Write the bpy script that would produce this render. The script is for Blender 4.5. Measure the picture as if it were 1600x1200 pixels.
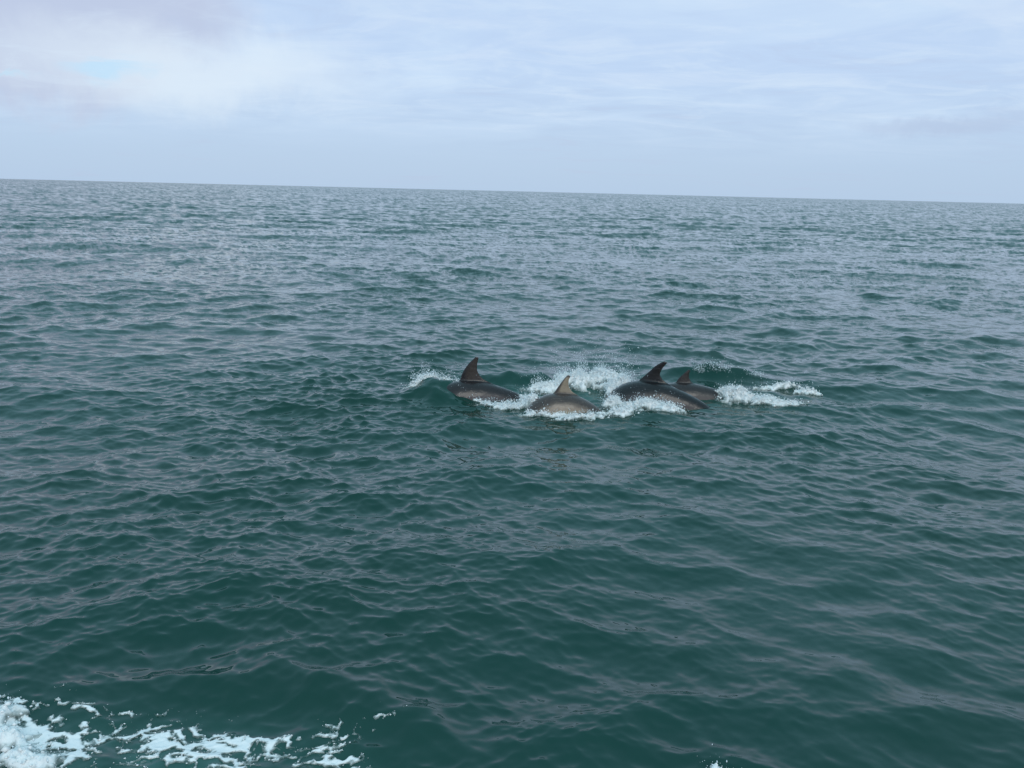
import bpy, bmesh, math
import numpy as np
from mathutils import Matrix, Vector

R = math.radians
C = bpy.context.scene.collection
scene = bpy.context.scene
for o in list(bpy.data.objects):
    bpy.data.objects.remove(o)

# ------------------------------------------------------------------ camera
CAM_H = 2.4                       # eye height above the mean sea level, metres
F = 1256.0                        # focal length in pixels of a 1600 px wide picture
PITCH = math.atan(301.5 / F)
ROLL = R(1.4)
cam_d = bpy.data.cameras.new('camera')
cam_d.sensor_width = 36.0
cam_d.lens = 36.0 * F / 1600.0
cam_d.clip_start = 0.05
cam_d.clip_end = 90000.0
cam = bpy.data.objects.new('camera', cam_d)
C.objects.link(cam)
fwd = Vector((0, math.cos(PITCH), -math.sin(PITCH)))
right0 = Vector((1, 0, 0))
up0 = right0.cross(fwd)
right = right0 * math.cos(ROLL) + up0 * math.sin(ROLL)
up = right.cross(fwd)
cm = Matrix(((right.x, up.x, -fwd.x, 0), (right.y, up.y, -fwd.y, 0), (right.z, up.z, -fwd.z, CAM_H), (0, 0, 0, 1)))
cam.matrix_world = cm
scene.camera = cam

# ------------------------------------------------------------------ world, sun, exposure
SUN_EL, SUN_ROT = R(30), R(165)
world = bpy.data.worlds.new('World')
scene.world = world
world.use_nodes = True


class NT:
    """small helper for node trees"""
    def __init__(s, tree):
        s.t = tree
        s.n = tree.nodes
        s.l = tree.links

    def node(s, typ, ins=None, **kw):
        n = s.n.new(typ)
        for k, v in kw.items():
            setattr(n, k, v)
        if ins:
            for k, v in ins.items():
                if isinstance(v, bpy.types.NodeSocket):
                    s.l.new(v, n.inputs[k])
                else:
                    n.inputs[k].default_value = v
        return n

    def math(s, op, a, b=None, c=None, clamp=False):
        n = s.n.new('ShaderNodeMath')
        n.operation = op
        n.use_clamp = clamp
        for i, v in enumerate((a, b, c)):
            if v is None:
                continue
            if isinstance(v, bpy.types.NodeSocket):
                s.l.new(v, n.inputs[i])
            else:
                n.inputs[i].default_value = v
        return n.outputs[0]

    def vmath(s, op, a, b=None, scale=None):
        n = s.n.new('ShaderNodeVectorMath')
        n.operation = op
        for i, v in enumerate((a, b)):
            if v is None:
                continue
            if isinstance(v, bpy.types.NodeSocket):
                s.l.new(v, n.inputs[i])
            else:
                n.inputs[i].default_value = v
        if scale is not None:
            if isinstance(scale, bpy.types.NodeSocket):
                s.l.new(scale, n.inputs['Scale'])
            else:
                n.inputs['Scale'].default_value = scale
        return n.outputs[0]

    def maprange(s, v, a, b, c=0.0, d=1.0, smooth=True):
        n = s.n.new('ShaderNodeMapRange')
        n.interpolation_type = 'SMOOTHSTEP' if smooth else 'LINEAR'
        for k, x in (('Value', v), ('From Min', a), ('From Max', b), ('To Min', c), ('To Max', d)):
            if isinstance(x, bpy.types.NodeSocket):
                s.l.new(x, n.inputs[k])
            else:
                n.inputs[k].default_value = x
        return n.outputs['Result']

    def mix(s, f, a, b):
        n = s.n.new('ShaderNodeMix')
        n.data_type = 'RGBA'
        for k, v in ((0, f), (6, a), (7, b)):
            if isinstance(v, bpy.types.NodeSocket):
                s.l.new(v, n.inputs[k])
            else:
                n.inputs[k].default_value = v if k == 0 else (*v, 1.0)[:4]
        return n.outputs[2]

    def noise(s, vec, scale, detail=3.0, rough=0.5, dist=0.0, out='Fac'):
        n = s.node('ShaderNodeTexNoise', {'Vector': vec, 'Scale': scale, 'Detail': detail, 'Roughness': rough, 'Distortion': dist})
        return n.outputs[out]


def sky_direction(px, py):
    d = right * ((px - 800) / F) + up * ((600 - py) / F) + fwd
    return d.normalized()


wt = NT(world.node_tree)
wt.n.clear()
w_out = wt.node('ShaderNodeOutputWorld')
w_bg = wt.node('ShaderNodeBackground', {'Strength': 0.1})
wt.l.new(w_bg.outputs[0], w_out.inputs['Surface'])
nish = wt.node('ShaderNodeTexSky', sky_type='NISHITA', sun_disc=False, sun_elevation=SUN_EL, sun_rotation=SUN_ROT)
tc = wt.node('ShaderNodeTexCoord').outputs['Generated']
dirn = wt.vmath('NORMALIZE', tc)
sep = wt.node('ShaderNodeSeparateXYZ', {0: dirn})
dz = wt.math('MAXIMUM', sep.outputs[2], 0.0)
den = wt.math('ADD', dz, 0.10)
proj = wt.node('ShaderNodeCombineXYZ', {0: wt.math('DIVIDE', sep.outputs[0], den), 1: wt.math('DIVIDE', sep.outputs[1], den), 2: 0.0}).outputs[0]
# overcast layers: a pale blue base with lilac and white veils
n_big = wt.noise(wt.vmath('ADD', proj, (3.1, 7.7, 0.4)), 0.75, 5.0, 0.55, 0.6)
n_mid = wt.noise(wt.vmath('ADD', wt.vmath('MULTIPLY', proj, (0.7, 1.3, 1.0)), (1.3, 2.9, 5.0)), 1.9, 6.0, 0.6, 0.9)
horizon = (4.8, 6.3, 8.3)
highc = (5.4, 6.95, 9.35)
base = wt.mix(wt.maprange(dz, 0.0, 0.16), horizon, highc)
lift = wt.maprange(dz, 0.03, 0.12)
veil = wt.math('MULTIPLY', wt.maprange(n_big, 0.42, 0.66), lift)
c1 = wt.mix(wt.math('MULTIPLY', veil, 0.95), base, (6.2, 7.75, 9.75))
thin = wt.math('MULTIPLY', wt.maprange(n_mid, 0.45, 0.75), lift)
c2 = wt.mix(wt.math('MULTIPLY', thin, 0.6), c1, (6.9, 8.1, 9.75))
grey = wt.math('MULTIPLY', wt.maprange(n_mid, 0.5, 0.3), wt.maprange(n_big, 0.55, 0.4))
c3 = wt.mix(wt.math('MULTIPLY', grey, 0.35), c2, (5.0, 5.85, 7.9))


def sky_patch(px, py, half, softness=0.5, stretch=4.0, warp=0.05, wscale=9.0):
    """soft mask around one direction of the sky, ragged by noise"""
    d = sky_direction(px, py)
    wn = wt.noise(dirn, wscale, 5.0, 0.62, 0.3, out='Color')
    dd = wt.vmath('ADD', dirn, wt.vmath('SCALE', wt.vmath('SUBTRACT', wn, (0.5, 0.5, 0.5)), scale=warp * 2))
    rel = wt.vmath('SUBTRACT', dd, tuple(d))
    rel = wt.vmath('MULTIPLY', rel, (1.0, 1.0, stretch))
    ln = wt.node('ShaderNodeVectorMath', {0: rel}, operation='LENGTH').outputs['Value']
    return wt.maprange(ln, half, half * softness * 0.4)


# a lilac grey cloud bank upper left, the bright rim below it and a small blue gap
bank = sky_patch(-90, -10, 0.30, 1.7, 2.6, 0.075, 7.0)
c4 = wt.mix(wt.math('MULTIPLY', bank, 0.9), c3, (5.3, 6.0, 7.85))
rim = sky_patch(300, 112, 0.27, 0.3, 4.6, 0.05, 8.0)
c5 = wt.mix(wt.math('MULTIPLY', rim, 0.8), c4, (7.6, 8.7, 9.8))
gap = sky_patch(172, 104, 0.062, 0.6, 3.4, 0.03, 15.0)
stripes = wt.maprange(wt.noise(wt.vmath('MULTIPLY', dirn, (5.0, 5.0, 55.0)), 1.0, 4.0, 0.6, 0.4), 0.44, 0.60)
c6 = wt.mix(wt.math('MULTIPLY', wt.math('MULTIPLY', gap, stripes), 0.75), c5, (5.2, 7.8, 10.0))
gap2 = sky_patch(12, 122, 0.035, 0.2, 5.0, 0.04, 22.0)
n_fine = wt.noise(wt.vmath('MULTIPLY', proj, (0.9, 1.1, 1.0)), 2.7, 6.0, 0.6, 0.9)
c6 = wt.mix(wt.math('MULTIPLY', wt.math('MULTIPLY', wt.maprange(n_fine, 0.48, 0.66), wt.maprange(dz, 0.04, 0.12)), 0.3), c6, (7.1, 8.4, 9.8))
c6 = wt.mix(wt.math('MULTIPLY', gap2, 0.7), c6, (5.4, 7.6, 9.4))
wisp = sky_patch(1480, 195, 0.13, 0.4, 9.0, 0.03, 12.0)
c7 = wt.mix(wt.math('MULTIPLY', wisp, 0.65), c6, (4.7, 5.8, 7.9))
c8 = wt.mix(wt.maprange(dz, 0.2, 0.48, 0.0, 0.85), c7, (4.0, 7.6, 9.3))  # unseen sky overhead: bright cyan added to tint the sea's reflections
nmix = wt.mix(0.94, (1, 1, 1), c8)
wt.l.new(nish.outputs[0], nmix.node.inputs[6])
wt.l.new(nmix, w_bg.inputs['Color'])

sun_d = bpy.data.lights.new('sun', 'SUN')
sun_d.energy = 1.0
sun_d.angle = R(30)
sun_d.color = (1.0, 0.95, 0.87)
sun = bpy.data.objects.new('sun', sun_d)
sdir = Vector((math.sin(SUN_ROT) * math.cos(SUN_EL), math.cos(SUN_ROT) * math.cos(SUN_EL), math.sin(SUN_EL)))
sun.rotation_euler = sdir.to_track_quat('Z', 'Y').to_euler()
C.objects.link(sun)

scene.view_settings.view_transform = 'Standard'
scene.view_settings.look = 'None'
scene.view_settings.exposure = 0.0
scene.view_settings.gamma = 1.0
scene.view_settings.use_curve_mapping = False
scene.cycles.use_denoising = True
scene.cycles.max_bounces = 8


def at(px, py, z=0.0):
    """where the line of sight through a photograph pixel meets height z"""
    d = right * ((px - 800) / F) + up * ((600 - py) / F) + fwd
    t = (z - CAM_H) / d.z
    return Vector((d.x * t, d.y * t, z))


# ------------------------------------------------------------------ number helpers
def sstep(a, b, x):
    t = np.clip((x - a) / (b - a), 0, 1)
    return t * t * (3 - 2 * t)


def _hash(ix, iy, seed):
    h = (ix.astype(np.int64) * 374761393 + iy.astype(np.int64) * 668265263 + seed * 1442695041) & 0xFFFFFFFF
    h = ((h ^ (h >> 13)) * 1274126177) & 0xFFFFFFFF
    h = ((h ^ (h >> 16)) * 2246822519) & 0xFFFFFFFF
    return ((h ^ (h >> 15)) & 0xFFFFFF) / float(0xFFFFFF)


def vnoise(x, y, seed=0):
    """gradient noise in about -1 .. 1"""
    ix, iy = np.floor(x), np.floor(y)
    fx, fy = x - ix, y - iy
    u, v = fx * fx * fx * (fx * (fx * 6 - 15) + 10), fy * fy * fy * (fy * (fy * 6 - 15) + 10)

    def g(dx, dy):
        a = _hash(ix + dx, iy + dy, seed) * 2 * np.pi
        return np.cos(a) * (fx - dx) + np.sin(a) * (fy - dy)
    a = g(0, 0) * (1 - u) + g(1, 0) * u
    b = g(0, 1) * (1 - u) + g(1, 1) * u
    return (a * (1 - v) + b * v) * 1.5


def fbm(x, y, seed=0, octs=4, gain=0.5):
    s, a, n = 0, 1.0, 0
    for i in range(octs):
        s = s + a * vnoise(x * 2 ** i + 17.3 * i, y * 2 ** i - 9.1 * i, seed + i * 7)
        n += a
        a *= gain
    return s / n


def cells(x, y, seed=0):
    """F1, F2 of Worley noise"""
    ix, iy = np.floor(x), np.floor(y)
    f1 = np.full(x.shape, 9.0)
    f2 = np.full(x.shape, 9.0)
    for dx in (-1, 0, 1):
        for dy in (-1, 0, 1):
            jx, jy = ix + dx, iy + dy
            d = np.hypot(jx + _hash(jx, jy, seed) - x, jy + _hash(jx, jy, seed + 91) - y)
            f2 = np.minimum(f2, np.maximum(f1, d))
            f1 = np.minimum(f1, d)
    return f1, f2


# ------------------------------------------------------------------ the waves of the sea
class Tile:
    """a periodic patch of wind waves from a random directional spectrum"""
    def __init__(s, size, n, lmin, lmax, slope, wind, spread, chop, seed, power=4.0):
        rng = np.random.default_rng(seed)
        k1 = 2 * np.pi * np.fft.fftfreq(n, size / n)
        kx, ky = np.meshgrid(k1, k1, indexing='xy')
        k = np.hypot(kx, ky)
        k[0, 0] = 1
        lam = 2 * np.pi / k
        lo = 1 / (1 + np.exp(-(lam - lmin) / (0.10 * lmin)))
        hi = 1 / (1 + np.exp((lam - lmax) / (0.10 * lmax)))
        th = np.arctan2(ky, kx) - wind
        dirw = np.abs(np.cos(th)) ** spread + 0.03
        P = k ** -power * lo * hi * dirw
        amp = np.sqrt(P)
        amp[0, 0] = 0
        z = (rng.standard_normal((n, n)) + 1j * rng.standard_normal((n, n))) * amp
        h = np.fft.ifft2(z)
        sx = np.real(np.fft.ifft2(1j * kx * z))
        sy = np.real(np.fft.ifft2(1j * ky * z))
        sc = slope / math.sqrt(np.mean(sx ** 2 + sy ** 2))
        s.h = (np.real(h) * sc).astype(np.float32)
        s.dx = (np.real(np.fft.ifft2(1j * kx / k * z)) * sc * chop).astype(np.float32)
        s.dy = (np.real(np.fft.ifft2(1j * ky / k * z)) * sc * chop).astype(np.float32)
        s.size, s.n = size, n

    def sample(s, x, y):
        u = (x / s.size * s.n)
        v = (y / s.size * s.n)
        iu, iv = np.floor(u), np.floor(v)
        fu, fv = (u - iu).astype(np.float32), (v - iv).astype(np.float32)
        iu, iv = iu.astype(np.int64), iv.astype(np.int64)

        def w(f):
            return ((1 - f) ** 3 / 6, (3 * f ** 3 - 6 * f ** 2 + 4) / 6, (-3 * f ** 3 + 3 * f ** 2 + 3 * f + 1) / 6, f ** 3 / 6)
        wu, wv = w(fu), w(fv)
        oh = np.zeros(x.shape, np.float32)
        ox, oy = oh.copy(), oh.copy()
        for a in range(4):
            ia = (iu + a - 1) % s.n
            for b in range(4):
                idx = ((iv + b - 1) % s.n) * s.n + ia
                ww = wu[a] * wv[b]
                oh += ww * s.h.ravel()[idx]
                ox += ww * s.dx.ravel()[idx]
                oy += ww * s.dy.ravel()[idx]
        return oh, ox, oy


WIND = R(-97)
T0 = Tile(137.0, 1024, 1.7, 9.0, 0.056, WIND + R(5), 2.5, 1.3, 11)
T1 = Tile(37.3, 1024, 0.32, 1.7, 0.140, WIND + R(14), 1.3, 1.45, 5, 3.5)
T2 = Tile(9.7, 1024, 0.045, 0.32, 0.215, WIND - R(20), 1.0, 0.85, 23, 4.1)

# mounds and hollows of water thrown up by the dolphins and by the boat: (px, py, half width px, half depth m, height m, turn deg)
LOCAL = []


def mound(px, py, wpx, dm, h, turn=0.0):
    p = at(px, py)
    LOCAL.append((p.x, p.y, wpx / F * p.y / math.cos(PITCH), dm, h, R(turn)))


mound(800, 600, 70, 0.16, 0.155, 3)        # wall of water behind the left dolphin
mound(660, 606, 30, 0.16, 0.03, -10)       # bow wave ahead of it
mound(1100, 594, 72, 0.20, 0.15, -3)       # wall behind the right pair
mound(1050, 545, 75, 0.35, 0.13, -6)
mound(686, 619, 46, 0.30, 0.20, -12)
mound(836, 640, 18, 0.10, 0.07, 0)
mound(930, 612, 60, 0.25, 0.07, 0)
mound(1010, 650, 60, 0.20, 0.05, 0)
mound(960, 690, 140, 0.22, -0.05, 0)
mound(1180, 622, 70, 0.15, 0.05, 0)
DCEN = at(960, 625)
WCEN = at(250, 1180)


def wake_ridge(x, y):
    """the smooth swell peeling off the boat at the lower left"""
    c = at(250, 1330)
    p = at(470, 1075)
    rad = math.hypot((p.x - c.x) * 0.8, p.y - c.y)
    d = np.hypot((x - c.x) * 0.8, y - c.y) - rad
    ang = np.arctan2(y - c.y, (x - c.x) * 0.8)
    win = sstep(R(15), R(45), ang) * (1 - sstep(R(80), R(135), ang))
    return win * (0.050 * np.exp(-(d / 0.14) ** 2) * (1 + 0.3 * vnoise(ang * 3, 0 * ang, 4)) - 0.03 * np.exp(-((d + 0.4) / 0.3) ** 2)), d


def surface(x, y):
    """displaced position of the sea surface point whose rest position is x, y"""
    r = np.hypot(x, y)
    h0, a0, b0 = T0.sample(x, y)
    ca, sa = math.cos(0.35), math.sin(0.35)
    h1, a1, b1 = T1.sample(x + 3.3, y + 8.1)
    h2, a2, b2 = T2.sample(ca * x + sa * y, -sa * x + ca * y)
    a2, b2 = ca * a2 - sa * b2, sa * a2 + ca * b2
    gust = 0.82 + 0.7 * vnoise(x * 0.27, y * 0.27, 3)
    swellm = 1.0 + 0.45 * vnoise(x * 0.17 + 5, y * 0.17, 13)
    calm = np.exp(-(((x - DCEN.x) / 2.6) ** 2 + ((y - DCEN.y + 0.2) / 1.1) ** 2))
    wk = np.exp(-(((x - WCEN.x) / 1.3) ** 2 + ((y - WCEN.y) / 0.75) ** 2))
    lee = 0.72 + 0.28 * sstep(4.0, 10.0, r)
    w0 = lee * (1 - 0.9 * calm)
    w1 = lee * swellm * (1 - 0.72 * calm) * (1 - 0.6 * wk)
    w2 = gust * (1 - sstep(12.0, 24.0, r)) * (1 - 0.35 * wk)
    w1 = w1 * (1 - sstep(500, 2000, r))
    w0 = w0 * (1 - sstep(500, 2500, r))
    z = h0 * w0 + h1 * w1 + h2 * w2
    dx = a0 * w0 + a1 * w1 + a2 * w2
    dy = b0 * w0 + b1 * w1 + b2 * w2
    for (cx, cy, hw, hd, hh, tn) in LOCAL:
        u = (x - cx) * math.cos(tn) + (y - cy) * math.sin(tn)
        v = -(x - cx) * math.sin(tn) + (y - cy) * math.cos(tn)
        v = v + 0.05 * vnoise(x * 3, x * 0 + cy, 8)
        g = np.exp(-(np.abs(u) / hw) ** 2.4 - (v / hd) ** 2)
        z = z + hh * g * (1 + 0.25 * vnoise(x * 4, y * 4, 9))
    wr, _ = wake_ridge(x, y)
    z = z + wr
    return x + dx, y + dy, z


def mesh_from_arrays(name, verts, faces, mat, parent=None, smooth=True, attrs=None):
    """faces: (n,3) or (n,4) integer array"""
    me = bpy.data.meshes.new(name)
    nv, nf, k = len(verts), len(faces), faces.shape[1]
    me.vertices.add(nv)
    me.vertices.foreach_set('co', np.ascontiguousarray(verts, np.float32).ravel())
    me.loops.add(nf * k)
    me.loops.foreach_set('vertex_index', np.ascontiguousarray(faces, np.int32).ravel())
    me.polygons.add(nf)
    me.polygons.foreach_set('loop_start', np.arange(0, nf * k, k, dtype=np.int32))
    me.polygons.foreach_set('loop_total', np.full(nf, k, np.int32))
    me.polygons.foreach_set('use_smooth', np.full(nf, smooth, bool))
    me.update(calc_edges=True)
    if attrs:
        for an, av in attrs.items():
            at_ = me.attributes.new(an, 'FLOAT', 'POINT')
            at_.data.foreach_set('value', np.ascontiguousarray(av, np.float32).ravel())
    me.materials.append(mat)
    o = bpy.data.objects.new(name, me)
    C.objects.link(o)
    if parent:
        o.parent = parent
    return o


def new_mat(name):
    m = bpy.data.materials.new(name)
    m.use_nodes = True
    t = NT(m.node_tree)
    t.n.clear()
    out = t.node('ShaderNodeOutputMaterial')
    b = t.node('ShaderNodeBsdfPrincipled')
    t.l.new(b.outputs[0], out.inputs['Surface'])
    return m, t, b


# ------------------------------------------------------------------ water
def water_material():
    m, t, b = new_mat('sea_water')
    pos = t.node('ShaderNodeNewGeometry')
    P = pos.outputs['Position']
    N = pos.outputs['Normal']
    air = t.node('ShaderNodeAttribute', attribute_name='aeration').outputs['Fac']
    dist = t.node('ShaderNodeVectorMath', {0: P}, operation='LENGTH').outputs['Value']
    deep = t.noise(P, 0.25, 3.0, 0.5)
    body = t.mix(t.maprange(deep, 0.35, 0.65), (0.0045, 0.037, 0.027), (0.006, 0.043, 0.034))
    an = t.noise(P, 7.0, 4.0, 0.6)
    airm = t.math('MULTIPLY', air, t.maprange(an, 0.2, 0.75, 0.3, 1.0))
    col = t.mix(airm, body, (0.075, 0.20, 0.175))
    # ripples too small for the mesh: two horizontal slopes taken from noise
    far = t.maprange(dist, 9.0, 20.0)
    vfar = t.maprange(dist, 60.0, 250.0)

    def slopes(scale, stretch, detail, amp, seed):
        v = t.vmath('ADD', t.vmath('MULTIPLY', P, (stretch, 1.0, 0.3)), (seed, seed * 1.7, seed * 0.3))
        c = t.noise(v, scale, detail, 0.55, 0.25, out='Color')
        c = t.vmath('SUBTRACT', c, (0.5, 0.5, 0.5))
        c = t.vmath('MULTIPLY', c, (0.6, 1.0, 0.0))
        return t.vmath('SCALE', c, scale=amp)
    micro = slopes(38.0, 0.6, 2.0, t.maprange(dist, 3.0, 30.0, 0.10, 0.25), 3.0)
    small = slopes(9.0, 0.5, 3.0, t.math('MULTIPLY_ADD', far, 0.56, 0.06), 11.0)
    sx = t.node('ShaderNodeAttribute', attribute_name='slope_x').outputs['Fac']
    sy = t.node('ShaderNodeAttribute', attribute_name='slope_y').outputs['Fac']
    mid = t.node('ShaderNodeCombineXYZ', {0: sx, 1: sy, 2: 0.0}).outputs[0]
    big = slopes(2.4, 0.45, 3.0, t.math('MULTIPLY', vfar, 0.45), 29.0)
    s = t.vmath('ADD', t.vmath('ADD', micro, small), t.vmath('ADD', mid, big))
    nn = t.vmath('NORMALIZE', t.vmath('ADD', N, s))
    b.inputs['Roughness'].default_value = 0.06
    t.l.new(t.maprange(dist, 5.0, 120.0, 0.02, 0.09), b.inputs['Roughness'])
    b.inputs['IOR'].default_value = 1.38
    b.inputs['Specular Tint'].default_value = (0.78, 1.0, 1.0, 1)
    t.l.new(col, b.inputs['Base Color'])
    t.l.new(nn, b.inputs['Normal'])
    return m


def build_sea():
    fp = F * 1024 / 1600
    v = np.concatenate([np.arange(1000, 450, -1.35), np.arange(450, 245, -0.85), np.arange(245, 160, -0.45), np.arange(160, 40, -0.55), np.arange(40, 1.7, -0.5)])
    r = CAM_H * fp / v
    r = np.concatenate([[0.3, 0.8, 1.2, 1.6], r, np.geomspace(r[-1] * 1.15, 40000, 24)])
    ta = np.linspace(-0.86, 0.86, 870)
    az = np.arctan(ta)
    rest = np.linspace(az[-1], 2 * math.pi + az[0], 64)[1:-1]
    az = np.concatenate([az, rest])
    n, m = len(r), len(az)
    rr, aa = np.meshgrid(r, az, indexing='ij')
    # constant depth rows inside the fan keep the cells even
    x, y = rr * np.sin(aa), rr * np.cos(aa)
    X, Y, Z = surface(x.ravel(), y.ravel())
    c0 = at(960, 622)
    air = np.exp(-(((x - c0.x) / 1.9) ** 2 + ((y - c0.y) / 0.42) ** 2) ** 1.5) * 0.35
    wr, d = wake_ridge(x, y)
    air = air + 0.5 * np.exp(-(((x - WCEN.x - 0.05) / 0.75) ** 2 + ((y - WCEN.y + 0.05) / 0.24) ** 2))
    # far away the rows are wider apart than the waves: keep each vertex's true slope for the shader
    fx, fy = x.ravel(), y.ravel()
    rf = np.hypot(fx, fy)
    slx, sly = np.zeros(len(fx)), np.zeros(len(fx))
    k = np.nonzero((rf > 22) & (rf < 6000))[0]
    e = 0.08
    px_, py_ = fx[k], fy[k]

    def height_only(a, b_):
        return T0.sample(a, b_)[0] + T1.sample(a + 3.3, b_ + 8.1)[0]
    h00 = height_only(px_, py_)
    w = sstep(22, 60, rf[k]) * np.minimum(0.75, (45 / rf[k]) ** 0.5)
    slx[k] = -(height_only(px_ + e, py_) - h00) / e * w
    sly[k] = -(height_only(px_, py_ + e) - h00) / e * w
    # the ripples between 10 and 90 m, which the mesh is too coarse to carry
    k2 = np.nonzero((rf > 11) & (rf < 90))[0]
    e = 0.012
    ca, sa = math.cos(0.35), math.sin(0.35)

    def ripples(a, b_):
        return T2.sample(ca * a + sa * b_, -sa * a + ca * b_)[0]
    r00 = ripples(fx[k2], fy[k2])
    w2 = sstep(11, 22, rf[k2]) * (1 - sstep(35, 90, rf[k2])) * 0.42 * (0.82 + 0.7 * vnoise(fx[k2] * 0.27, fy[k2] * 0.27, 3))
    slx[k2] -= 0.5 * (ripples(fx[k2] + e, fy[k2]) - r00) / e * w2
    sly[k2] -= (ripples(fx[k2], fy[k2] + e) - r00) / e * w2
    # at a low angle the faces turned to the boat hide the ones turned away
    bias = 0.11 * sstep(18, 70, rf[k])
    slx[k] -= bias * px_ / rf[k]
    sly[k] -= bias * py_ / rf[k]
    i = np.arange(n - 1)[:, None] * m
    j = np.arange(m)[None, :]
    j2 = (j + 1) % m
    faces = np.stack([i + j, i + j2, i + m + j2, i + m + j], -1).reshape(-1, 4)[:, ::-1]
    o = mesh_from_arrays('sea', np.stack([X, Y, Z], 1), faces, water_material(), attrs={'aeration': air.ravel(), 'slope_x': slx, 'slope_y': sly})
    o['kind'] = 'structure'
    o['label'] = 'choppy dark green sea with small wind waves reaching the horizon'
    return o


# ------------------------------------------------------------------ foam and spray
def foam_material():
    m, t, b = new_mat('foam')
    P = t.node('ShaderNodeNewGeometry').outputs['Position']
    wet = t.node('ShaderNodeAttribute', attribute_name='wet').outputs['Fac']
    n = t.noise(P, 26.0, 5.0, 0.65)
    n2 = t.noise(P, 9.0, 4.0, 0.6)
    f = t.math('ADD', wet, t.math('MULTIPLY_ADD', n2, 0.8, -0.4))
    col = t.mix(t.maprange(f, 0.35, 1.1), (0.90, 0.885, 0.875), (0.30, 0.38, 0.36))
    bmp = t.node('ShaderNodeBump', {'Strength': 0.4, 'Distance': 0.02, 'Height': n})
    t.l.new(col, b.inputs['Base Color'])
    t.l.new(bmp.outputs[0], b.inputs['Normal'])
    b.inputs['Roughness'].default_value = 0.5
    b.inputs['IOR'].default_value = 1.33
    t.l.new(t.maprange(f, 0.55, 1.15, 1.0, 0.12), b.inputs['Alpha'])
    return m


FOAM = foam_material()


def drop_material():
    m, t, b = new_mat('water_drops')
    b.inputs['Base Color'].default_value = (0.82, 0.87, 0.9, 1)
    b.inputs['Roughness'].default_value = 0.25
    b.inputs['IOR'].default_value = 1.33
    return m


DROPS = drop_material()
_bm = bmesh.new()
for c_ in ((1, 0, 0), (0, 1, 0), (-1, 0, 0), (0, -1, 0), (0, 0, 1), (0, 0, -1)):
    _bm.verts.new(c_)
_bm.verts.ensure_lookup_table()
_bm.verts.index_update()
for i_ in range(4):
    _bm.faces.new((_bm.verts[i_], _bm.verts[(i_ + 1) % 4], _bm.verts[4]))
    _bm.faces.new((_bm.verts[(i_ + 1) % 4], _bm.verts[i_], _bm.verts[5]))
OCTA_V = np.array([v.co[:] for v in _bm.verts])
OCTA_F = np.array([[v.index for v in f.verts] for f in _bm.faces])
_bm.free()


def scatter_blobs(name, pts, rad, mat, parent=None, rng=None, squash=0.35, stretch=None):
    rng = rng or np.random.default_rng(1)
    n = len(pts)
    a = rng.uniform(0, 2 * np.pi, n)
    sc = 1 + squash * rng.uniform(-1, 1, (n, 3))
    if stretch is not None:
        sc = sc * stretch
    V = OCTA_V[None] * sc[:, None, :] * rad[:, None, None]
    V = V * (1 + 0.25 * rng.uniform(-1, 1, V.shape[:2] + (1,)))
    c, s = np.cos(a)[:, None], np.sin(a)[:, None]
    Vx, Vy = V[..., 0] * c - V[..., 1] * s, V[..., 0] * s + V[..., 1] * c
    V = np.stack([Vx, Vy, V[..., 2]], -1) + pts[:, None, :]
    Fc = OCTA_F[None] + (np.arange(n) * len(OCTA_V))[:, None, None]
    o = mesh_from_arrays(name, V.reshape(-1, 3), Fc.reshape(-1, 3), mat, parent, attrs={'wet': np.repeat(rng.uniform(0, 0.25, n), len(OCTA_V))})
    o['kind'] = 'stuff'
    return o


def foam_sheet(name, x0, x1, y0, y1, res, density, height, seed=0, wet=None, base=0.006):
    """foam as real thickness on the moving surface; density(x, y) > 0 is where it lies"""
    nx, ny = int((x1 - x0) / res) + 1, int((y1 - y0) / res) + 1
    gx, gy = np.meshgrid(np.linspace(x0, x1, nx), np.linspace(y0, y1, ny), indexing='xy')
    x, y = gx.ravel(), gy.ravel()
    d = density(x, y)
    X, Y, Z = surface(x, y)
    H = height(x, y, d)
    Z = Z + np.where(d > 0, base + H, -0.012 + np.clip(d, -1, 0) * 0.1)
    keep = (d > -0.02).reshape(ny, nx)
    q = keep[:-1, :-1] | keep[1:, :-1] | keep[:-1, 1:] | keep[1:, 1:]
    any_ = (d > 0).reshape(ny, nx)
    q &= any_[:-1, :-1] | any_[1:, :-1] | any_[:-1, 1:] | any_[1:, 1:]
    i, j = np.nonzero(q)
    a = i * nx + j
    faces = np.stack([a, a + 1, a + nx + 1, a + nx], 1)
    used = np.unique(faces)
    remap = np.full(nx * ny, -1)
    remap[used] = np.arange(len(used))
    w = wet(x, y, d) if wet else 0.35 - d
    o = mesh_from_arrays(name, np.stack([X, Y, Z], 1)[used], remap[faces], FOAM, attrs={'wet': np.clip(w, 0, 1)[used]})
    o['kind'] = 'stuff'
    return o, (x, y, d, H, X, Y, Z)


def ellipses(spec):
    """spec: list of (px, py, half width px, half depth m, height m, turn deg)"""
    out = []
    for (px, py, wpx, dm, h, tn) in spec:
        p = at(px, py)
        out.append((p.x, p.y, wpx / F * math.hypot(p.y, CAM_H), dm, h, R(tn)))
    return out


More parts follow.
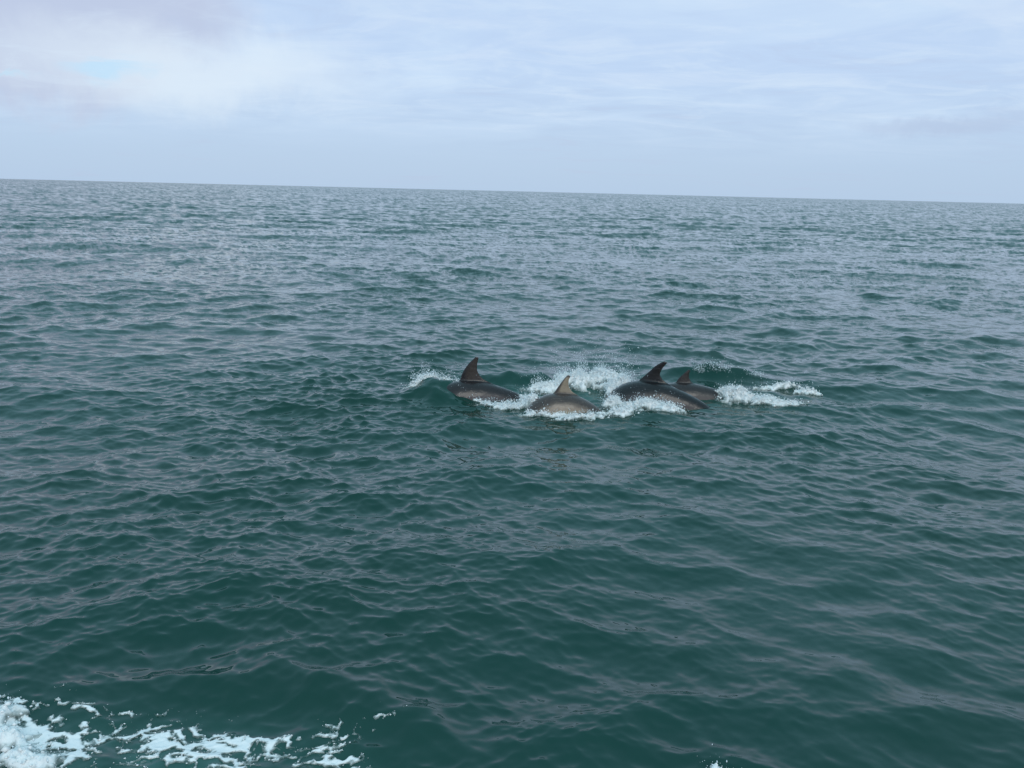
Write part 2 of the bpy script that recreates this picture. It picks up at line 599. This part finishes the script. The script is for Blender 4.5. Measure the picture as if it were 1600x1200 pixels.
def churn(name, label, spec, seed, blobs=2500, drops=1500, spray=0.25, ragged=0.6, res=0.009, cat='splash', drift=(0, 0), cover=0.5):
    E = ellipses(spec)
    x0 = min(e[0] - e[2] * 1.5 for e in E)
    x1 = max(e[0] + e[2] * 1.5 for e in E)
    y0 = min(e[1] - e[3] * 1.6 for e in E)
    y1 = max(e[1] + e[3] * 1.6 for e in E)

    def field(x, y):
        g = np.zeros(x.shape)
        hh = np.zeros(x.shape)
        for (cx, cy, hw, hd, h, tn) in E:
            u = (x - cx) * math.cos(tn) + (y - cy) * math.sin(tn)
            v = -(x - cx) * math.sin(tn) + (y - cy) * math.cos(tn)
            q = np.exp(-((u / hw) ** 2 + (v / hd) ** 2) * 0.9)
            g = np.maximum(g, q)
            hh = np.maximum(hh, q * h)
        return g, hh

    def density(x, y):
        g, _ = field(x, y)
        wx, wy = x + 0.05 * fbm(x * 6, y * 6, seed + 5, 3), y + 0.05 * fbm(x * 6, y * 6, seed + 6, 3)
        f1, f2 = cells(wx * 9, wy * 12, seed)
        lace = 1 - np.clip((f2 - f1) * 2.2, 0, 1)
        n = fbm(x * 7, y * 10, seed + 1, 5, 0.6)
        return g - cover + ragged * n + 0.22 * (lace - 0.5)

    def height(x, y, d):
        _, hh = field(x, y)
        n = 1 - np.abs(fbm(x * 9, y * 9, seed + 2, 4, 0.6)) * 1.8
        s = fbm(x * 22, y * 22, seed + 3, 3, 0.6)
        return np.clip(d * 2.5, 0, 1) ** 0.6 * (hh * np.clip(n, 0.05, 1) + 0.022 * (s + 0.4).clip(0))
    root = bpy.data.objects.new(name, None)
    p0 = (0.5 * (x0 + x1), 0.5 * (y0 + y1), 0)
    C.objects.link(root)
    root.location = p0
    root['label'], root['category'], root['kind'] = label, cat, 'stuff'

    def wet(x, y, d):
        return 0.95 - d * 2.0 + 0.55 * fbm(x * 5, y * 8, seed + 4, 3)
    sheet, (x, y, d, H, X, Y, Z) = foam_sheet('white_water', x0, x1, y0, y1, res, density, height, seed, wet)
    rng = np.random.default_rng(seed)
    w = np.clip(d + 0.06, 0, None) * (0.3 + H / max(H.max(), 1e-3))
    w = w / w.sum()
    kids = [sheet] if blobs else []
    if not blobs:
        bpy.data.objects.remove(sheet)
    blobs = int(blobs * 0.35)
    drops = int(drops * 2)
    if blobs:
        k = rng.choice(len(x), blobs, p=w)
        pts = np.stack([X[k], Y[k], Z[k] + rng.exponential(0.010, blobs) - 0.003], 1)
        pts[:, :2] += rng.normal(0, 0.012, (blobs, 2))
        rad = rng.gamma(2.0, 0.0026, blobs).clip(0.002, 0.016)
        kids.append(scatter_blobs('froth', pts, rad, FOAM, None, rng, 0.4))
    if drops:
        k = rng.choice(len(x), drops, p=w)
        up_ = rng.exponential(spray * 0.33, drops).clip(0, spray * 1.6)
        pts = np.stack([X[k], Y[k], Z[k] + up_], 1)
        side = rng.normal(0, 1, (drops, 2)) * (0.03 + 0.35 * up_[:, None])
        pts[:, :2] += side + np.array(drift) * up_[:, None]
        # droplets come in strings and sheets rather than evenly
        keep = (fbm(pts[:, 0] * 8 + pts[:, 2] * 5, pts[:, 2] * 11, seed + 9, 3) > -0.05 - 0.5 * (up_ < 0.04))
        pts, up_ = pts[keep], up_[keep]
        rad = rng.gamma(2.0, 0.0012, len(pts)).clip(0.001, 0.0065) * (1 - 0.3 * up_ / (spray * 1.6))
        kids.append(scatter_blobs('spray', pts, rad, DROPS, None, rng, 0.5, np.array([1, 1, 1.4])))
    for kd in kids:
        kd.parent = root
        kd.matrix_parent_inverse = Matrix.Translation(-Vector(p0))
    return root


# ------------------------------------------------------------------ dolphins
def skin_material(name, back, flank, belly, fin_col, fin_amt, belly_at=0.42):
    m, t, b = new_mat(name)
    tc_ = t.node('ShaderNodeTexCoord').outputs['Object']
    under = t.node('ShaderNodeAttribute', attribute_name='underside').outputs['Fac']   # 0 along the spine, 1 on the belly
    finm = t.node('ShaderNodeAttribute', attribute_name='fin').outputs['Fac']
    edge = t.node('ShaderNodeAttribute', attribute_name='fin_edge').outputs['Fac']
    n = t.noise(tc_, 5.0, 5.0, 0.6)
    u = t.math('ADD', under, t.math('MULTIPLY_ADD', n, 0.16, -0.08))
    c = t.mix(t.maprange(u, 0.12, 0.40), back, flank)
    c = t.mix(t.maprange(u, belly_at, belly_at + 0.18), c, belly)
    fc = t.mix(t.math('MULTIPLY', t.maprange(edge, 0.15, 0.75), 1.0), fin_col, back)
    c = t.mix(t.math('MULTIPLY', t.maprange(finm, 0.0, 0.35), fin_amt), c, fc)
    # fine rake marks along the body and mottling
    sv = t.vmath('MULTIPLY', tc_, (3.0, 30.0, 38.0))
    rk = t.noise(sv, 3.0, 4.0, 0.7, 0.8)
    c = t.mix(t.math('MULTIPLY', t.maprange(rk, 0.56, 0.72), 0.35), c, tuple(min(1, k * 1.6 + 0.012) for k in flank))
    mot = t.noise(tc_, 22.0, 4.0, 0.6)
    c = t.mix(t.math('MULTIPLY', t.maprange(mot, 0.45, 0.7), 0.22), c, tuple(k * 0.6 for k in back))
    bmp = t.node('ShaderNodeBump', {'Strength': 0.25, 'Distance': 0.01, 'Height': rk})
    t.l.new(c, b.inputs['Base Color'])
    t.l.new(bmp.outputs[0], b.inputs['Normal'])
    t.l.new(t.maprange(mot, 0.3, 0.7, 0.24, 0.42), b.inputs['Roughness'])
    b.inputs['IOR'].default_value = 1.38
    b.inputs['Specular IOR Level'].default_value = 0.3
    film = t.noise(tc_, 14.0, 3.0, 0.5, 0.5)
    fb = t.node('ShaderNodeBump', {'Strength': 0.35, 'Distance': 0.02, 'Height': film})
    b.inputs['Coat Weight'].default_value = 0.85
    b.inputs['Coat Roughness'].default_value = 0.15
    b.inputs['Coat IOR'].default_value = 1.33
    t.l.new(fb.outputs[0], b.inputs['Coat Normal'])
    return m


def bez(p, n):
    """Catmull-Rom through a list of 2-D points"""
    P = [2 * np.array(p[0]) - np.array(p[1])] + [np.array(q, float) for q in p] + [2 * np.array(p[-1]) - np.array(p[-2])]
    out = []
    for i in range(1, len(P) - 2):
        for s in np.linspace(0, 1, n, endpoint=False):
            a, b_, c, d = P[i - 1], P[i], P[i + 1], P[i + 2]
            out.append(0.5 * ((2 * b_) + (-a + c) * s + (2 * a - 5 * b_ + 4 * c - d) * s * s + (-a + 3 * b_ - 3 * c + d) * s ** 3))
    out.append(P[-2])
    return np.array(out)


# body half height / half width along the length measured from the front root of the dorsal fin,
# negative towards the beak (metres for a body of scale 1)
BODY = [(-1.32, 0.012, 0.012), (-1.30, 0.026, 0.028), (-1.22, 0.034, 0.040), (-1.16, 0.052, 0.056), (-1.10, 0.092, 0.090), (-1.00, 0.128, 0.122),
        (-0.85, 0.160, 0.150), (-0.60, 0.198, 0.188), (-0.30, 0.222, 0.208), (0.0, 0.228, 0.205), (0.25, 0.212, 0.180), (0.50, 0.176, 0.138),
        (0.75, 0.132, 0.090), (0.95, 0.092, 0.054), (1.12, 0.062, 0.032), (1.22, 0.045, 0.026), (1.28, 0.020, 0.020)]


def dolphin(name, label, px, py, zfin, scale, yaw, theta0, theta1, bend_f, bend_r, lean, fin, mat, group=None):
    """px, py: pixel of the fin's front root; zfin its height above the water.
    The body points to local -X. fin: outline points (x back from the front root, z above the back) in metres."""
    bx = np.array(BODY)
    xs = np.linspace(-1.32, 1.28, 110)
    hh = np.interp(xs, bx[:, 0], bx[:, 1])
    ww = np.interp(xs, bx[:, 0], bx[:, 2])
    for _ in range(3):
        hh[1:-1] = (hh[:-2] + 2 * hh[1:-1] + hh[2:]) / 4
        ww[1:-1] = (ww[:-2] + 2 * ww[1:-1] + ww[2:]) / 4

    # the spine bends: th is how steeply the back descends towards the tail at each x
    th = np.where(xs < 0, np.clip(R(theta0) + R(bend_f) * xs, R(-78), 2), R(theta0) + (R(theta1) - R(theta0)) * np.clip(xs / 0.3, 0, 1) + R(bend_r) * np.clip(xs - 0.3, 0, 0.5) + R(85) * np.clip(xs - 0.62, 0, 0.5))
    ds = np.diff(xs)
    tm = (th[1:] + th[:-1]) / 2
    cx_ = np.concatenate([[0], np.cumsum(np.cos(tm) * ds)])
    cz_ = np.concatenate([[0], -np.cumsum(np.sin(tm) * ds)])
    bxk, bzk = cx_ + hh * np.sin(th), cz_ + hh * np.cos(th)
    ox_, oz_ = np.interp(0, xs, bxk), np.interp(0, xs, bzk)
    cx_, cz_ = cx_ - ox_, cz_ - oz_
    vs, fs = [], []
    K = 36
    for i in range(len(xs)):
        for k in range(K):
            a = 2 * math.pi * k / K
            s, c = math.sin(a), math.cos(a)
            wid = ww[i] * s
            vs.append((cx_[i] + hh[i] * c * math.sin(th[i]), wid, cz_[i] + hh[i] * c * math.cos(th[i])))

    def frame(x):
        """centre and the along / up axes of the body at station x"""
        t_ = float(np.interp(x, xs, th))
        return (np.array([float(np.interp(x, xs, cx_)), 0, float(np.interp(x, xs, cz_))]),
                np.array([math.cos(t_), 0, -math.sin(t_)]), np.array([math.sin(t_), 0, math.cos(t_)]))
    for i in range(len(xs) - 1):
        for k in range(K):
            k2 = (k + 1) % K
            fs.append((i * K + k, (i + 1) * K + k, (i + 1) * K + k2, i * K + k2))
    fs.append(tuple(range(K)))
    fs.append(tuple(reversed(range((len(xs) - 1) * K, len(xs) * K))))

    def foil(outline_lead, outline_trail, thick, origin, axis_u, axis_v, axis_n, flare):
        """a fin between a leading and a trailing edge, section by section from root to tip"""
        n = len(outline_lead)
        S = 18
        b0 = len(vs)
        for i in range(n):
            L, T = outline_lead[i], outline_trail[i]
            tt = i / (n - 1)
            chord = np.linalg.norm(np.array(T) - np.array(L))
            th = thick * (chord / np.linalg.norm(np.array(outline_trail[0]) - np.array(outline_lead[0]))) ** 0.9 + 0.0035
            th += flare * max(0, 1 - tt * 3.6) ** 2
            for k in range(S):
                a = 2 * math.pi * k / S
                f = 0.5 - 0.5 * math.cos(a)
                prof = math.sin(a) * (1.25 - 0.75 * f)
                p = np.array(L) * (1 - f) + np.array(T) * f
                v = np.array(origin) + p[0] * np.array(axis_u) + p[1] * np.array(axis_v) + prof * th * np.array(axis_n)
                vs.append(tuple(v))
        for i in range(n - 1):
            for k in range(S):
                k2 = (k + 1) % S
                fs.append((b0 + i * S + k, b0 + (i + 1) * S + k, b0 + (i + 1) * S + k2, b0 + i * S + k2))
        fs.append(tuple(range(b0 + S - 1, b0 - 1, -1)))
        fs.append(tuple(range(b0 + (n - 1) * S, b0 + n * S)))
    lead, trail = fin
    NL = 26
    lc, tcv = bez(lead, 12), bez(trail, 12)

    def resample(c):
        s = np.concatenate([[0], np.cumsum(np.linalg.norm(np.diff(c, axis=0), axis=1))])
        q = np.linspace(0, s[-1], NL)
        return np.stack([np.interp(q, s, c[:, 0]), np.interp(q, s, c[:, 1])], 1)
    L_, T_ = resample(lc) / scale, resample(tcv) / scale
    L_, T_ = L_.copy(), T_.copy()
    foil(L_, T_, 0.017 / scale, (0, 0, 0), (1, 0, 0), (0, 0, 1), (0, 1, 0), 0.032)
    for sgn in (-1, 1):        # flippers and flukes
        ld = bez([(-0.66, 0.0), (-0.60, 0.16), (-0.48, 0.30), (-0.36, 0.36)], 8)
        tr = bez([(-0.50, 0.0), (-0.46, 0.12), (-0.40, 0.24), (-0.345, 0.355)], 8)
        c_, u_, n_ = frame(-0.6)
        foil(ld, tr, 0.014, c_ + u_ * 0.6 - n_ * 0.10 + np.array([0, 0.09 * sgn, 0]), u_, -0.5 * n_ + np.array([0, 0.75 * sgn, 0]), n_ * sgn, 0.0)
        ld = bez([(1.08, 0.0), (1.16, 0.12), (1.27, 0.24), (1.38, 0.31)], 8)
        tr = bez([(1.30, 0.0), (1.30, 0.10), (1.33, 0.20), (1.385, 0.305)], 8)
        c_, u_, n_ = frame(1.15)
        foil(ld, tr, 0.016, c_ - u_ * 1.15, u_, np.array([0, sgn, 0]), n_ * sgn, 0.0)
    me = bpy.data.meshes.new(name)
    me.from_pydata(vs, [], fs)
    bm = bmesh.new()
    bm.from_mesh(me)
    bmesh.ops.recalc_face_normals(bm, faces=bm.faces)
    bm.to_mesh(me)
    bm.free()
    ob = bpy.data.objects.new(name, me)
    C.objects.link(ob)
    rm = ob.modifiers.new('remesh', 'REMESH')
    rm.mode = 'VOXEL'
    rm.voxel_size = 0.0085
    sm = ob.modifiers.new('smooth', 'SMOOTH')
    sm.factor, sm.iterations = 0.5, 7
    dg = bpy.context.evaluated_depsgraph_get()
    me2 = bpy.data.meshes.new_from_object(ob.evaluated_get(dg))
    ob.modifiers.clear()
    ob.data = me2
    me2.name = name
    bpy.data.meshes.remove(me)
    nv = len(me2.vertices)
    co = np.empty(nv * 3, np.float32)
    me2.vertices.foreach_get('co', co)
    co = co.reshape(-1, 3)
    # nearest body station of every vertex gives its place between spine and belly
    st = np.stack([cx_, cz_], 1)
    q = co[:, [0, 2]]
    near = np.zeros(nv, int)
    for a0 in range(0, nv, 8000):
        near[a0:a0 + 8000] = np.argmin(((q[a0:a0 + 8000, None] - st[None]) ** 2).sum(-1), 1)
    up2 = np.stack([np.sin(th), np.cos(th)], 1)[near]
    rz = ((q - st[near]) * up2).sum(1)
    und = np.clip((1 - rz / hh[near].clip(0.02)) / 2, 0, 1)
    finm = np.clip((rz - hh[near]) / 0.11, 0, 1) * ((q[:, 0] > -0.05) & (q[:, 0] < 0.4))
    # how close to the leading edge and tip of the fin
    lx = np.interp(co[:, 2], L_[:, 1], L_[:, 0])
    tx = np.interp(co[:, 2], T_[:, 1], T_[:, 0])
    e = 1 - np.clip((co[:, 0] - lx) / np.maximum(0.42 * (tx - lx), 0.006), 0, 1)
    tip = sstep(0.80, 0.97, co[:, 2] / L_[-1, 1])
    e = np.maximum(e, tip)
    for nm, v in (('underside', und), ('fin', finm), ('fin_edge', e)):
        a_ = me2.attributes.new(nm, 'FLOAT', 'POINT')
        a_.data.foreach_set('value', np.ascontiguousarray(v, np.float32))
    me2.polygons.foreach_set('use_smooth', np.full(len(me2.polygons), True))
    me2.materials.clear()
    me2.materials.append(mat)
    # place: the fin's front root seen through px, py at height zfin
    p = at(px, py, zfin)
    ob.location = p
    ob.scale = (scale,) * 3
    ob.rotation_euler = (lean, 0, yaw)
    ob['label'] = label
    ob['category'] = 'dolphin'
    if group:
        ob['group'] = group
    return ob


GROUP = 'dolphins surfacing together in the middle of the picture'
sea = build_sea()


def fin_px(lead, trail, dist):
    """fin outline from photograph pixels (y up from the root), the picture's tilt taken out"""
    s = dist / F
    c, sn = math.cos(ROLL), math.sin(ROLL)

    def cv(p):
        x, z = p
        return ((x * c - z * sn) * s, (z * c + x * sn) * s)
    return [cv(p) for p in lead], [cv(p) for p in trail]


m1 = skin_material('dolphin_skin_dark', (0.017, 0.013, 0.014), (0.085, 0.068, 0.070), (0.16, 0.19, 0.18), (0.042, 0.030, 0.026), 0.7)
m2 = skin_material('dolphin_skin_pale', (0.055, 0.042, 0.038), (0.34, 0.255, 0.195), (0.46, 0.37, 0.24), (0.31, 0.24, 0.175), 1.0, 0.38)
m3 = skin_material('dolphin_skin_black', (0.008, 0.007, 0.008), (0.09, 0.074, 0.074), (0.20, 0.17, 0.16), (0.015, 0.012, 0.012), 0.8)
m4 = skin_material('dolphin_skin_brown', (0.024, 0.019, 0.019), (0.12, 0.098, 0.092), (0.22, 0.18, 0.16), (0.032, 0.026, 0.024), 0.8)

D1 = dolphin('dolphin', 'dark grey dolphin at the far left of the pod with an upright curved fin', 717, 595, 0.20, 0.97, R(4), -6, 7, 190, 18, 0,
             fin_px([(-8, -8), (0, 0), (6, 14), (14, 26), (22, 34), (26.5, 38.3)], [(60, -9), (46, -2), (36, 4.5), (31.5, 11), (29, 17), (29.5, 27), (31.8, 36.8)], 9.6), m1, GROUP)
D2 = dolphin('dolphin', 'pale brown dolphin with a tan fin and cream belly nearest the camera', 864, 615, 0.20, 0.84, R(3), -8, 17, 190, 66, 0,
             fin_px([(-8, -8), (0, 0), (7, 10), (14, 20), (19, 26.5), (23.5, 30.2)], [(54, -16), (43, -5), (33, 1.5), (28, 7), (25.3, 13), (25.4, 21), (28, 28.6)], 8.9), m2, GROUP)
D3 = dolphin('dolphin', 'largest blackish dolphin with a tall swept fin in front of a smaller one', 996, 595, 0.25, 1.04, R(-12), -8, 11, 190, 20, 0,
             fin_px([(-10, -9), (0, 0), (10, 9), (21, 20), (31, 29), (41, 34.2)], [(64, -12), (52, -4), (42, 2.5), (37.5, 8), (36, 14), (40, 23), (46.8, 31.5)], 9.3), m3, GROUP)
D4 = dolphin('dolphin', 'small brown dolphin with a short fin behind the largest dolphin', 1055, 598, 0.18, 0.86, R(-2), -6, 4, 140, 12, 0,
             fin_px([(-8, -8), (0, 0), (6, 9), (12, 15), (16.5, 19.2), (20, 21.8)], [(46, -9), (34, -3), (26.5, 1), (23.5, 5), (21.7, 9), (21.4, 14), (23.6, 20)], 9.7), m4, GROUP)

# ------------------------------------------------------------------ splashes
churn('splash', 'small white bow splash just ahead of the leftmost dolphin', [(670, 609, 32, 0.16, 0.12, 0), (650, 614, 18, 0.10, 0.03, 0), (698, 610, 14, 0.10, 0.05, 0)], 41, 5000, 1600, 0.12)
churn('white_water', 'big churned white water behind the tan finned dolphin', [(855, 614, 40, 0.20, 0.09, 5), (900, 608, 44, 0.30, 0.17, 0), (945, 606, 40, 0.34, 0.18, 0), (965, 620, 32, 0.32, 0.17, 0), (972, 618, 20, 0.28, 0.20, 0)], 52, 10000, 6500, 0.26, drift=(0.2, 0))
churn('white_water', 'white water breaking in front of the largest dark dolphin', [(1010, 640, 52, 0.16, 0.10, 0), (970, 652, 40, 0.12, 0.04, 0), (1050, 646, 30, 0.16, 0.06, 0), (958, 636, 24, 0.16, 0.11, 0)], 63, 6000, 1800, 0.09)
churn('white_water', 'long white wash trailing behind the right hand dolphins', [(1145, 627, 34, 0.20, 0.13, 0), (1190, 632, 48, 0.15, 0.045, 0), (1228, 636, 34, 0.12, 0.03, -8), (1262, 620, 30, 0.05, 0.03, -4), (1215, 613, 40, 0.06, 0.05, 0)], 74, 8000, 1600, 0.09)
churn('foam_line', 'thin broken foam along the waterline of the two left dolphins', [(735, 624, 34, 0.08, 0.02, -25), (790, 636, 44, 0.10, 0.03, -8), (822, 628, 22, 0.14, 0.05, 0), (850, 648, 40, 0.06, 0.03, -4), (832, 640, 16, 0.10, 0.12, 0), (905, 654, 50, 0.06, 0.03, 0)], 85, 5500, 2500, 0.07, ragged=0.85, cat='foam')
churn('spray', 'droplets splashed against the fin base of the leftmost dolphin', [(716, 612, 14, 0.05, 0.01, 0)], 131, 0, 220, 0.17, cover=0.3, cat='spray')
churn('spray', 'fine droplets sprinkled over the wave behind the small dolphin', [(1120, 597, 55, 0.14, 0.01, 0), (1180, 600, 25, 0.10, 0.01, 0)], 119, 0, 700, 0.08, ragged=1.3, cat='spray', cover=0.95)

# foam left by the boat, lower left corner
def wake_foam():
    a, b_ = at(-60, 1200), at(0, 1080)
    x0, x1 = at(-160, 1200).x, at(660, 1120).x
    y0, y1 = at(300, 1260).y, at(100, 1085).y

    def envelope(x, y):
        g = np.zeros(x.shape)
        for (px, py, wpx, dm, tn, k) in ((60, 1175, 120, 0.20, -12, 1.0), (250, 1160, 150, 0.15, -2, 0.92), (400, 1165, 110, 0.12, 5, 0.80), (330, 1190, 160, 0.10, 6, 0.85), (500, 1180, 90, 0.20, 25, 0.62), (120, 1120, 160, 0.06, 0, 0.62), (10, 1145, 50, 0.10, 0, 0.9), (580, 1160, 50, 0.2, 0, 0.30), (150, 1240, 220, 0.12, 0, 0.9)):
            p = at(px, py)
            hw = wpx / F * math.hypot(p.y, CAM_H)
            tn = R(tn)
            u = (x - p.x) * math.cos(tn) + (y - p.y) * math.sin(tn)
            v = -(x - p.x) * math.sin(tn) + (y - p.y) * math.cos(tn)
            g = np.maximum(g, k * np.exp(-((u / hw) ** 2 + (v / dm) ** 2) * 0.8))
        return g

    def density(x, y):
        g = envelope(x, y)
        wx = x + 0.10 * fbm(x * 4, y * 4, 301, 4, 0.6)
        wy = y + 0.10 * fbm(x * 4, y * 4, 302, 4, 0.6)
        f1, f2 = cells(wx * 8, wy * 13, 303)
        l1 = 1 - np.clip((f2 - f1) * 1.9, 0, 1)
        f1, f2 = cells(wx * 22, wy * 30, 304)
        l2 = 1 - np.clip((f2 - f1) * 1.6, 0, 1)
        n = fbm(x * 5, y * 8, 305, 5, 0.6)
        return g - 1.10 + 0.50 * l1 + 0.30 * l2 + 0.85 * n

    def height(x, y, d):
        return np.clip(d * 3, 0, 1) ** 0.7 * (0.003 + 0.004 * (fbm(x * 40, y * 40, 306, 2) + 0.5).clip(0))

    def wet(x, y, d):
        return 1.10 - d * 2.2 + 0.5 * fbm(x * 12, y * 16, 307, 3)
    o, info = foam_sheet('foam', x0, x1, y0, y1, 0.0052, density, height, 0, wet, 0.003)
    o['label'] = 'lacy white foam of the boat wake in the lower left corner'
    o['category'] = 'foam'
    x, y, d, H, X, Y, Z = info
    rng = np.random.default_rng(9)
    w = np.clip(d + 0.12, 0, None) * (d < 0.25)
    k = rng.choice(len(x), 2200, p=w / w.sum())
    pts = np.stack([X[k], Y[k], np.where(d[k] < 0, Z[k] + 0.012 - np.clip(d[k], -1, 0) * 0.1, Z[k]) + 0.002], 1)
    s = scatter_blobs('bubbles', pts, rng.gamma(2.0, 0.0010, 2200).clip(0.001, 0.006), FOAM, o, rng, 0.4, np.array([1, 1, 0.5]))
    return o


wake_foam()
churn('wash', 'thick white wash thrown up by the boat in the bottom left corner', [(8, 1170, 50, 0.10, 0.03, 0), (40, 1200, 80, 0.08, 0.03, -10), (-20, 1140, 60, 0.09, 0.05, 0)], 96, 300, 160, 0.06, ragged=0.7, cover=0.58, res=0.007)
churn('splash', 'tiny white splash on the bottom edge right of centre', [(1112, 1222, 11, 0.02, 0.008, 0)], 107, 100, 40, 0.035, ragged=0.6, res=0.005)
